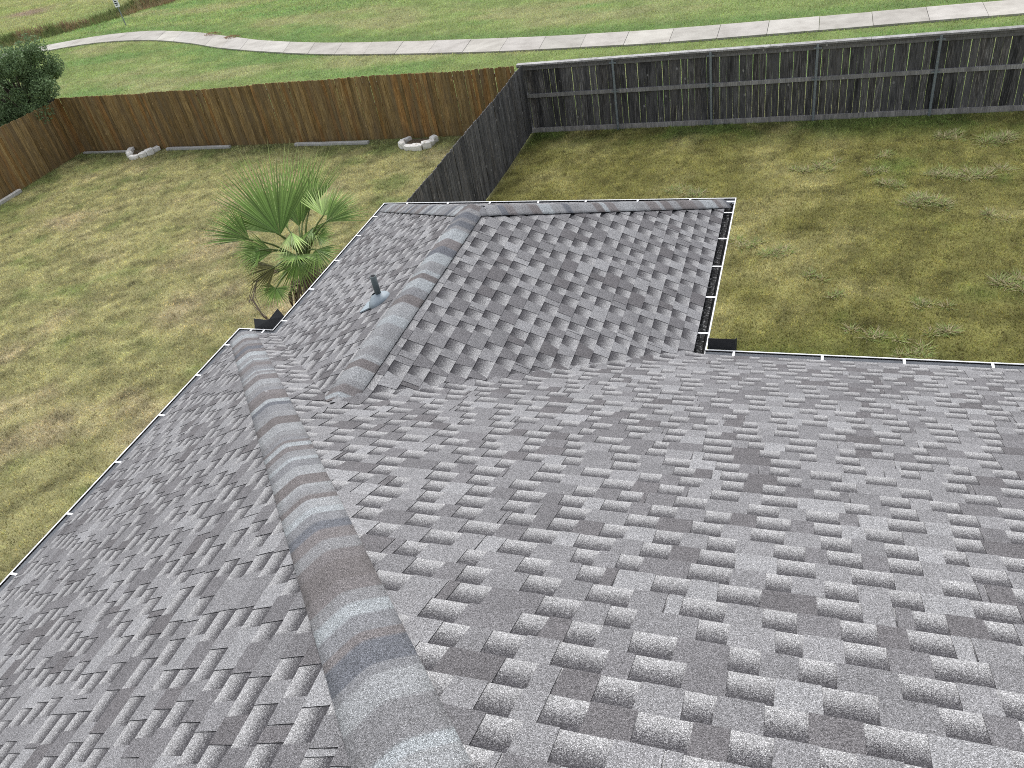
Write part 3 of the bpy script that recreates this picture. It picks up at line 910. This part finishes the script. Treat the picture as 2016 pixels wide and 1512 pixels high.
for a, b in segs(FX - .16, 12.0, [-3.1, -.9, 1.15, 2.0, 4.4, 6.9, 9.3]):
    j = lambda: rr.uniform(-.005, .005); t = rr.uniform(.95, 1.5)
    rail(fd, 'cap_board', (a + .003, yy(a) + .03, 1.712 + j()), (b - .003, yy(b) + .03, 1.712 + j()), .018, .075, M_RAIL, (t, t, t))
    t = rr.uniform(.3, .5)
    rail(fd, 'trim_board', (a + .003, yy(a) - .012, 1.668 + j()), (b - .003, yy(b) - .012, 1.668 + j()), .024, .009, M_RAIL, (t, t, t))
    t = rr.uniform(.9, 1.4)
    rail(fd, 'kick_board', (a + .003, yy(a) + .012, .062 + j()), (b - .003, yy(b) + .012, .062 + j()), .06, .019, M_RAIL, (t, t * .97, t * .93))
for x in PX_:
    m = MB(); m.tube([(x, yy(x) - .04, -.05), (x, yy(x) - .04, 1.70)], .029, 12); p = m.build('post', [M_GALV], fd, smooth=False)
    for z in (.94, 1.615):
        m = MB(); m.box((x, yy(x) - .03, z), (.085, .012, .016)); m.tube([(x, yy(x) - .04, z - .017), (x, yy(x) - .04, z + .017)], .0335, 12); m.build('bracket', [M_GALV], p)

sm_ = picket_meshes('picket', .118, 1.70, .018, M_GREYW, GR_T, 18, dog=.02, seed=12)
fs = empty('grey_side_fence', (FX, 14, 0)); tag(fs, 'dark weathered picket fence dividing the two lawns behind the roof', 'fence')
run(fs, sm_, (FX, 9.9), (FX, FY + .06), .1225, 1, random.Random(13), zoff=.03)
for z in (.35, .95, 1.5): rail(fs, 'rail', (FX - .036, 9.9, z), (FX - .036, FY, z), .045, .019, M_RAIL)

fn = empty('neighbour_fence', (-27, FY + .2, 0)); tag(fn, 'black weathered fence behind the leafy tree at far left', 'fence')
run(fn, gm_, (-36, FY + .22), (LX - .1, FY + .22), .1475, 1, random.Random(14), wav=.006, zoff=.06)
for z in (.4, .95, 1.5): rail(fn, 'rail', (-36, FY + .19, z), (LX - .1, FY + .19, z), .045, .019, M_RAIL, (.3, .3, .3))

# ------------------------------------------------------------------ bleached timbers along the fence foot
def timber(a, b, label, hw=.05, hh=.042):
    a = Vector(a); b = Vector(b); d = (b - a); L = d.length; d.normalize(); s_ = Vector((-d.y, d.x, 0)).normalized()
    m = MB(); rings = []; nseg = 10
    prof = [(-1, -.8), (-.8, -1), (.8, -1), (1, -.8), (1, .8), (.8, 1), (-.8, 1), (-1, .8)]
    for i in range(nseg + 1):
        c = a + d * (L * i / nseg) + s_ * .006 * math.sin(i * .9) + Vector((0, 0, hh + .004 * math.sin(i * 1.3)))
        rings.append(m.verts([c + s_ * x * hw + Vector((0, 0, z * hh)) for x, z in prof], tone=(1, 1, 1)))
    for i in range(nseg):
        for k in range(8): m.face((rings[i] + k, rings[i + 1] + k, rings[i + 1] + (k + 1) % 8, rings[i] + (k + 1) % 8))
    m.face([rings[0] + k for k in range(8)]); m.face([rings[-1] + k for k in reversed(range(8))])
    o = m.build('landscape_timber', [M_TIMBER]); tag(o, label, 'timber', 'bleached timbers along the fence foot')
timber((-18.25, 19.0, 0), (-15.92, 18.96, 0), 'bleached grey timber at the brown fence foot, right of the left stone ring')
timber((-13.66, 18.92, 0), (-11.28, 18.84, 0), 'long whitish timber at the brown fence foot, left of the right stone ring', .058)
timber((-21.55, 19.02, 0), (-19.75, 18.98, 0), 'thin grey timber tucked in the fence corner, left of the left stone ring', .035, .03)
timber((-21.58, 13.2, 0), (-21.58, 16.32, 0), 'bleached timber against the left fence at the picture edge', .06, .055)

# ------------------------------------------------------------------ stone rings
def stone_mesh(sx, sy, sz, seed):
    rr = random.Random(seed); m = MB(); N = 8; rows = []
    for i in range(N + 1):
        th = math.pi * i / N; ring = []
        for j in range(12):
            ph = 2 * math.pi * j / 12
            v = Vector((math.sin(th) * math.cos(ph), math.sin(th) * math.sin(ph), math.cos(th)))
            p = [math.copysign(abs(c) ** .42, c) for c in v]
            k = 1 + .13 * math.sin(3.1 * v.x + seed) * math.cos(2.7 * v.y + 2 * seed) + rr.uniform(-.05, .05)
            ring.append((p[0] * sx * k, p[1] * sy * k, p[2] * sz * k + sz * .8))
        rows.append(m.verts(ring))
    for i in range(N):
        for j in range(12): m.face((rows[i] + j, rows[i + 1] + j, rows[i + 1] + (j + 1) % 12, rows[i] + (j + 1) % 12))
    return m.mesh('stone', [M_STONE])
def stone_ring(c, stones, label, mulch):
    root = empty('stone_ring', (c[0], c[1], 0)); tag(root, label, 'stone ring', 'white stone rings at the fence foot')
    for i, (x, y, sx, sy, rz) in enumerate(stones):
        place('stone', stone_mesh(sx * 1.12, sy * 1.2, .078 + .014 * (i % 3), 3 + i * 7 + int(abs(c[0]))), root, (x, y, -.01), rz)
    m = MB(); b = m.verts([(x, y, .03) for x, y in mulch]); m.face(range(b, b + len(mulch))); m.build('mulch_bed', [M_MULCH], root)
stone_ring((-19.1, 18.9), [(-19.62, 19.0, .07, .10, .3), (-19.50, 18.80, .075, .085, .2), (-19.30, 18.56, .09, .075, -.5), (-19.06, 18.42, .13, .07, .1), (-18.83, 18.56, .10, .07, .9), (-18.70, 18.74, .11, .075, 1.1), (-18.68, 18.98, .13, .08, 1.3)],
           'curved ring of white stones with brown mulch near the left fence corner', [(-19.6, 19.04), (-19.42, 18.72), (-19.1, 18.52), (-18.85, 18.62), (-18.74, 19.04)])
stone_ring((-9.7, 18.7), [(-10.12, 18.86, .05, .12, -.5), (-10.16, 18.64, .07, .08, .2), (-10.08, 18.46, .07, .09, .8), (-9.86, 18.36, .11, .075, -.2), (-9.60, 18.31, .14, .075, .05), (-9.36, 18.42, .11, .085, .6), (-9.32, 18.62, .085, .08, 1.0), (-9.30, 18.80, .09, .085, 1.1)],
           'curved row of white stones by the dark dividing fence', [(-10.08, 18.98), (-10.06, 18.6), (-9.8, 18.42), (-9.5, 18.42), (-9.38, 18.98)])

# ------------------------------------------------------------------ fan palm
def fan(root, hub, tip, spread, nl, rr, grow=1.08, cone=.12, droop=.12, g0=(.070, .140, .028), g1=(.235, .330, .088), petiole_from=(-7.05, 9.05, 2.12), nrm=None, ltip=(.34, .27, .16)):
    hub = Vector(hub); tip = Vector(tip); ax = (tip - hub); R = ax.length * grow; ax.normalize()
    out = Vector((hub.x - petiole_from[0], hub.y - petiole_from[1], 0))
    nv = Vector(nrm) if nrm else Vector((.25, -.55, .8)) - out * .2
    nv = (nv - ax * nv.dot(ax)).normalized(); sd_ = ax.cross(nv)
    m = MB(); sp = math.radians(spread); dth = 2 * sp / nl
    for i in range(nl):
        an = -sp + dth * (i + .5) + rr.uniform(-.2, .2) * dth
        L = R * (.74 + .26 * math.cos(an * .7)) * rr.uniform(.92, 1.07)
        d = (ax * math.cos(an) + sd_ * math.sin(an)).normalized()
        s_ = nv.cross(d).normalized(); bendd = rr.uniform(.4, 1.5) * droop; kk = rr.uniform(.6, 1.4)
        tw = rr.uniform(-.25, .25); sw = (s_ * math.cos(tw) + nv * math.sin(tw))
        rows = []
        for t in (0.0, .18, .42, .6, .78, .92, 1.0):
            w = min(t, .42) * L * dth * .56 * (1 if t <= .42 else max(0.03, 1 - ((t - .42) / .58) ** .75))
            p = hub + d * (L * t) + nv * (cone * L * (t * t) * (abs(an) / max(sp, .5)) ** 1.2) - Vector((0, 0, 1)) * (bendd * L * t ** 3)
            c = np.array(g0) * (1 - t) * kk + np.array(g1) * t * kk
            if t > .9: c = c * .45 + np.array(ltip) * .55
            fold = nv * w * .55
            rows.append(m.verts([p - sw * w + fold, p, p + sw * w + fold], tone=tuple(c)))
        for a, b in zip(rows[:-1], rows[1:]):
            m.face((a, a + 1, b + 1, b)); m.face((a + 1, a + 2, b + 2, b + 1))
    fr = m.build('frond', [M_PALM], root)
    p0 = Vector(petiole_from); mid = p0 * .45 + hub * .55 + Vector((0, 0, .10))
    m = MB(); m.tube([p0, (p0 + mid) / 2 + Vector((0, 0, .03)), mid, (mid + hub) / 2 + Vector((0, 0, .015)), hub, hub + ax * R * .16], [.022, .018, .015, .013, .011, .004], 6, tone=(.11, .15, .045))
    m.build('petiole', [M_PALM], fr)

palm = empty('fan_palm', (-7.05, 9.05, 0)); tag(palm, 'green fan palm with brown dead fronds beside the wing gutter', 'palm tree')
rp = random.Random(31)
m = MB(); zz = np.linspace(0, 2.2, 23)
m.tube([(-7.05 + .01 * math.sin(z * 3), 9.05, z) for z in zz], [.17 + .012 * (i % 2) - .02 * (z / 2.2) for i, z in enumerate(zz)], 14); m.build('trunk', [M_DEAD], palm, smooth=True)
FR = [
    ((-7.17, 8.86, 2.71), (-7.60, 9.56, 3.62), 46, 34), ((-7.27, 9.48, 2.52), (-7.74, 10.33, 3.21), 34, 26), ((-7.11, 9.63, 2.70), (-7.12, 10.41, 3.13), 26, 20),
    ((-6.79, 9.49, 2.69), (-6.81, 10.09, 2.92), 66, 28), ((-6.69, 9.37, 2.65), (-6.30, 9.96, 2.81), 42, 24), ((-7.65, 8.76, 2.69), (-8.25, 8.73, 3.14), 42, 26),
    ((-7.43, 8.64, 2.59), (-7.78, 8.37, 2.54), 60, 22), ((-6.78, 8.56, 2.56), (-6.70, 8.13, 2.66), 105, 30), ((-7.17, 8.51, 2.39), (-7.53, 8.12, 2.35), 50, 22),
    ((-7.09, 8.25, 2.19), (-7.08, 7.94, 2.06), 115, 28), ((-6.96, 9.37, 2.55), (-6.70, 9.08, 2.48), 75, 22), ((-7.40, 9.37, 2.54), (-8.05, 9.98, 3.13), 30, 24),
    ((-7.14, 9.39, 2.59), (-7.16, 9.90, 2.97), 14, 8), ((-6.96, 8.86, 2.76), (-6.72, 8.43, 2.62), 34, 12), ((-7.38, 9.05, 2.64), (-8.08, 9.17, 3.17), 34, 22), ((-6.80, 9.19, 2.49), (-6.46, 9.17, 2.53), 60, 18),
    ((-6.95, 8.75, 2.35), (-6.90, 8.38, 2.02), 80, 24), ((-6.72, 8.95, 2.42), (-6.42, 8.70, 2.20), 70, 22), ((-7.32, 8.75, 2.50), (-7.72, 8.45, 2.72), 45, 22)]
for i, (h, t, s_, nl) in enumerate(FR):
    kw = {}
    if i in (0, 1, 2, 11, 14): kw = dict(droop=.04, grow=1.2)
    if i in (3, 11, 13): kw = dict(g0=(.22, .33, .10), g1=(.40, .49, .19), droop=.05)
    if i in (8,): kw = dict(g0=(.075, .075, .022), g1=(.12, .12, .035))
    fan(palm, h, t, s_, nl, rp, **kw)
def dead_strip(root, pts, w, name='dead_frond'):
    m = MB(); rows = []
    for i, p in enumerate(pts):
        t = i / (len(pts) - 1); ww = w * (1 - .6 * t) * rp.uniform(.7, 1.2); a = rp.uniform(0, 3)
        o = Vector((math.cos(a), math.sin(a), .2)) * ww
        rows.append(m.verts([Vector(p) - o, Vector(p) + Vector((0, 0, .01)), Vector(p) + o]))
    for a, b in zip(rows[:-1], rows[1:]): m.face((a, a + 1, b + 1, b)); m.face((a + 1, a + 2, b + 2, b + 1))
    return m
for k in range(46):
    an = 2 * math.pi * k / 46 + rp.uniform(-.1, .1); r0 = .17; L = rp.uniform(.5, 1.1); ot = rp.uniform(.06, .26); zt = rp.uniform(1.6, 2.05)
    pts = [(-7.05 + math.cos(an) * (r0 + ot * math.sin(t * 2.2)), 9.05 + math.sin(an) * (r0 + ot * math.sin(t * 2.2)), zt + .08 * math.sin(t * 3) - L * t * t) for t in np.linspace(0, 1, 7)]
    dead_strip(palm, pts, .035).build('dead_frond', [M_DEAD], palm)
for q in range(4):
    j = lambda: rp.uniform(-.05, .05)
    pts = [(-7.05, 8.9, 2.2), (-7.25 + j(), 8.55 + j(), 2.3 + j() * .5), (-7.43 + j(), 8.3 + j(), 2.24 + j()), (-7.45 + j(), 8.09 + j(), 2.1 + j()), (-7.31 + j() * 2, 8.01 + j(), 1.92 + j()), (-7.15 + j() * 2, 7.98 + j(), 1.7 + j() * 2)]
    dead_strip(palm, pts, .018).build('dead_frond', [M_DEAD], palm)

# ------------------------------------------------------------------ leafy tree at the far left
def make_tree(c, zc, rad, label, seed, nl=42000, tz=1.25):
    rg = np.random.default_rng(seed); rr = random.Random(seed)
    root = empty('leafy_tree', (c[0], c[1], 0)); tag(root, label, 'tree')
    m = MB(); m.tube([(c[0], c[1], -.05), (c[0] + .03, c[1], .6), (c[0] - .02, c[1] + .03, tz), (c[0] + .02, c[1], zc + .5)], [.085, .07, .055, .02], 10)
    clumps = []
    for i in range(52):
        th = rr.uniform(0, 2 * math.pi); ph = math.acos(rr.uniform(-.95, 1)); r = rad * rr.uniform(.45, .98)
        p = np.array([c[0] + r * math.sin(ph) * math.cos(th), c[1] + r * math.sin(ph) * math.sin(th), zc + r * .88 * math.cos(ph)]); clumps.append((p, rr.uniform(.22, .5) * rad / 1.5))
        m.tube([(c[0], c[1], tz - .2 + .3 * rr.random()), tuple((np.array([c[0], c[1], tz + .2]) + p) / 2 + np.array([0, 0, .08])), tuple(p)], [.028, .016, .005], 5)
    m.build('trunk', [M_BARK], root)
    P = []; 
    for i in range(nl):
        p, r = clumps[rg.integers(len(clumps))]; d = rg.normal(size=3); d /= np.linalg.norm(d); P.append(p + d * r * rg.random() ** .45)
    P = np.array(P); n = len(P)
    a = rg.normal(size=(n, 3)); a /= np.linalg.norm(a, axis=1)[:, None]; b = np.cross(a, rg.normal(size=(n, 3))); b /= np.linalg.norm(b, axis=1)[:, None]
    l = rg.uniform(.028, .055, (n, 1)); w = l * .42
    V = np.stack([P - a * l, P + b * w, P + a * l, P - b * w], 1)
    k = rg.uniform(.55, 1.35, (n, 1)); colr = np.array([.14, .21, .10]) * k + np.array([.02, .02, .004]) * rg.random((n, 1))
    link('crown', tri_mesh('crown', V, M_LEAF, colr, k=4), root)
make_tree((-22.85, 18.95), 2.15, 1.45, 'dark green leafy tree rising over the left fence corner', 3)

# ------------------------------------------------------------------ path-side sign
sg = empty('sign_post', (-33.6, 35.86, 0)); tag(sg, 'small white sign with dark print on a slim metal post by the ditch', 'sign')
zb = float(height(np.array(-33.6), np.array(35.86)))
m = MB(); m.tube([(-33.6, 35.86, zb - .1), (-33.6, 35.86, 1.75)], .028, 8); m.build('post', [M_GALV], sg)
dv = Vector((.62, -.78, 0)).normalized(); sv = Vector((-dv.y, dv.x, 0))
m = MB(); m.box(Vector((-33.6, 35.86, 1.28)) + dv * .045, (.115, .006, .38), (sv, dv, Vector((0, 0, 1)))); pl = m.build('sign_panel', [M_SIGN], sg)
m = MB()
for k, (zo, ww) in enumerate([(-.28, .05), (-.2, .075), (-.11, .06), (-.02, .08), (.08, .07), (.2, .085)]):
    m.box(Vector((-33.6, 35.86, 1.28 + zo)) + dv * .053 - sv * .015, (ww, .002, .026), (sv, dv, Vector((0, 0, 1))))
m.build('print', [M_INK], pl)

# ------------------------------------------------------------------ grass: blades coloured by the turf they grow in
def visible(x, y, z, mar=1.12):
    P = np.stack([x, y, z], -1) - CAM; d = P @ FW
    sx = P @ RT / d * 803.75; sy = -(P @ UP) / d * 803.75
    return (d > .5) & (np.abs(sx) < 512 * mar) & (np.abs(sy) < 384 * mar)
def in_path(x, y):
    lo = np.interp(x, CL[:, 0], CL[:, 1]); hi = np.interp(x, CU[:, 0], CU[:, 1]); return (y > lo + .02) & (y < hi - .02)
def blades(x0, x1, y0, y1, dens, L, W, keep, lean=.75, seed=0, tint=None):
    rg = np.random.default_rng(seed); n = int((x1 - x0) * (y1 - y0) * dens)
    x = rg.uniform(x0, x1, n); y = rg.uniform(y0, y1, n)
    k = keep(x, y) & ~in_path(x, y) & visible(x, y, np.zeros(n))
    x = x[k]; y = y[k]; n = len(x); z = height(x, y)
    l = rg.uniform(L[0], L[1], n) * (.75 + .5 * fbm(x * 2.3, y * 2.3, 77, 2)); w = rg.uniform(W[0], W[1], n)
    th = rg.uniform(0, 2 * np.pi, n); ph = rg.uniform(0, 2 * np.pi, n); le = rg.uniform(.1, lean, n) * l
    bx, by = np.cos(th) * w / 2, np.sin(th) * w / 2
    V = np.empty((n, 3, 3), np.float32)
    V[:, 0] = np.stack([x - bx, y - by, z - .004], -1); V[:, 1] = np.stack([x + bx, y + by, z - .004], -1)
    V[:, 2] = np.stack([x + np.cos(ph) * le, y + np.sin(ph) * le, z + np.sqrt(np.maximum(l * l - le * le, 1e-6))], -1)
    c = ground_color(x, y) if tint is None else tint(x, y, rg)
    c = c * rg.uniform(.6, 1.4, (n, 1)) * np.stack([rg.uniform(.9, 1.12, n), np.ones(n), rg.uniform(.8, 1.25, n)], -1)
    straw = rg.random(n) < .12
    c[straw] = c[straw] * .4 + np.array([.34, .28, .15]) * .6
    return V, c
def grass(name, parts, label):
    V = np.concatenate([p[0] for p in parts]); c = np.concatenate([p[1] for p in parts])
    o = link(name, tri_mesh(name, V, M_GRASS, c)); tag(o, label, 'grass', kind='stuff'); return len(V)
notin = lambda x, y: ~(((x > xA + .1) & (y < yB - .1)) | ((x > xC + .2) & (x < xD - .2) & (y < yW - .2)))
ng = grass('left_lawn_grass', [blades(LX + .03, FX - .05, 1.5, FY - .02, 1900, (.03, .065), (.008, .015), notin, .8, 1)], 'dry tan and green turf of the left yard')
ng += grass('right_lawn_grass', [blades(FX + .05, 6.5, 5.6, FY - .02, 2100, (.03, .065), (.008, .015), notin, .8, 2)], 'olive brown turf of the right yard')
ng += grass('meadow_grass', [blades(-62, 9, FY + .25, 34, 420, (.04, .085), (.014, .028), lambda x, y: ditch_dist(x, y) > .9, .85, 3),
                             blades(-62, 4, 34, 56, 200, (.05, .11), (.025, .05), lambda x, y: ditch_dist(x, y) > .9, .85, 4)], 'bright green mown grass either side of the footpath')
def brush_tint(x, y, rg):
    g = sstep(.42, .6, fbm(x * .7, y * .7, 91, 3))[:, None]
    return np.array([.27, .20, .11]) * (1 - g) + np.array([.15, .19, .065]) * g
ng += grass('ditch_brush', [blades(-62, 0, 28, 58, 330, (.18, .5), (.02, .045), lambda x, y: (ditch_dist(x, y) < 1.7 + .8 * (fbm(x * .5, y * .5, 8, 2) - .5)) & (path_dist(x, y) > 1.2), .8, 5, brush_tint)], 'tall brown and green weeds filling the ditch')
print('blades', ng)

# ------------------------------------------------------------------ weed clumps on the right lawn
WEEDS = [((-0.95, 13.41), .30, 'wide pale grass clump beside the far end of the gutter full of debris'), ((-0.47, 13.13), .30, 'straw coloured grass clump just right of the wide pale clump by the gutter'),
    ((0.18, 12.3), .22, 'small greenish grass clump right of the wing gutter, upper of a pair'), ((0.57, 11.82), .18, 'small straw grass tuft right of the wing gutter, lower of a pair'),
    ((1.84, 11.57), .25, 'dry spiky grass clump midway down the right lawn'), ((2.11, 10.89), .27, 'dry spiky grass clump above the nearest gutter, right of two'),
    ((1.12, 10.66), .26, 'brownish grass clump above the nearest gutter, left of two'), ((1.71, 10.34), .27, 'grass clump nearest to the lower right gutter'),
    ((3.08, 12.34), .34, 'green spiky grass clump at the right picture edge'), ((3.01, 14.42), .24, 'star shaped green grass clump standing alone on the right lawn'),
    ((2.07, 15.13), .42, 'broad green grass clump in the middle of the right lawn'), ((2.48, 14.84), .25, 'straw grass clump touching the broad green clump'),
    ((-0.09, 16.5), .24, 'straw grass clump below the third metal post, left of a pair'), ((0.47, 16.71), .30, 'straw grass clump below the third metal post, right of a pair'),
    ((1.34, 16.37), .28, 'pale grass clump between the third and fourth metal posts, upper of two'), ((1.45, 15.79), .30, 'pale grass clump between the third and fourth metal posts, lower of two'),
    ((2.51, 16.2), .36, 'large silvery green grass clump below the fourth metal post, left of two'), ((3.05, 16.08), .42, 'large silvery green grass clump below the fourth metal post, right of two'),
    ((2.7, 17.91), .34, 'pale grass clump close to the foot of the fourth metal post'), ((3.71, 17.64), .45, 'wide greyish grass clump at the upper right picture edge'),
    ((-2.27, 15.47), .40, 'green grass clump behind the far wing gutter'), ((1.5, 17.08), .22, 'small straw tuft near the dark fence, between the third and fourth posts')]
rw = np.random.default_rng(55)
for (x, y), r, lab in WEEDS:
    n = int(230 * (r / .3) ** 2); ns = int(2 + r * 12)
    cx = x + rw.normal(0, r * .45, ns); cy = y + rw.normal(0, r * .30, ns); q = rw.integers(0, ns, n)
    rad = r * np.sqrt(rw.random(n)); th = rw.uniform(0, 2 * np.pi, n)
    bx = cx[q] + rad * .3 * np.cos(th); by = cy[q] + rad * .3 * np.sin(th); l = rw.uniform(.3, 1.0, n) * (.08 + r * .42)
    el = np.clip(.85 - .8 * rad / r + rw.normal(0, .25, n), .05, 1.3); ph = th + rw.normal(0, .6, n); w = rw.uniform(.005, .010, n)
    tip = np.stack([bx + np.cos(ph) * np.cos(el) * l, by + np.sin(ph) * np.cos(el) * l, np.sin(el) * l * .6 + .025], -1)
    sx, sy = -np.sin(ph) * w, np.cos(ph) * w
    V = np.stack([np.stack([bx - sx, by - sy, np.zeros(n)], -1), np.stack([bx + sx, by + sy, np.zeros(n)], -1), tip], 1)
    dry = (rw.random(n) < np.clip(.85 - rad / r * .55, 0, 1))[:, None]
    c = np.where(dry, np.array([.38, .33, .20]), np.array([.25, .32, .11])) * rw.uniform(.6, 1.3, (n, 1))
    o = link('weed_clump', tri_mesh('weed_clump', V, M_GRASS, c)); tag(o, lab, 'weed', 'weed clumps on the right lawn')

# ------------------------------------------------------------------ dry leaf heaps washed onto the path
for (x, y, r, lab) in [(-25.48, 32.05, .34, 'small brown heap of dry grass on the path bend, left of two'), (-23.9, 31.2, .30, 'low brown heap of dry grass on the path bend, right of two')]:
    n = 160; th = rw.uniform(0, 6.28, n); rad = r * np.sqrt(rw.random(n)); bx = x + rad * np.cos(th) * 1.3; by = y + rad * np.sin(th) * .7; bz = .06 + .12 * (1 - rad / r) * rw.random(n)
    ph = rw.uniform(0, 6.28, n); l = rw.uniform(.05, .12, n)
    V = np.stack([np.stack([bx, by, bz], -1), np.stack([bx + .02, by + .015, bz + .01], -1), np.stack([bx + np.cos(ph) * l, by + np.sin(ph) * l, bz + rw.uniform(0, .05, n)], -1)], 1)
    o = link('dry_grass_heap', tri_mesh('dry_grass_heap', V, M_GRASS, np.array([.25, .155, .085]) * rw.uniform(.6, 1.3, (n, 1)))); tag(o, lab, 'debris')
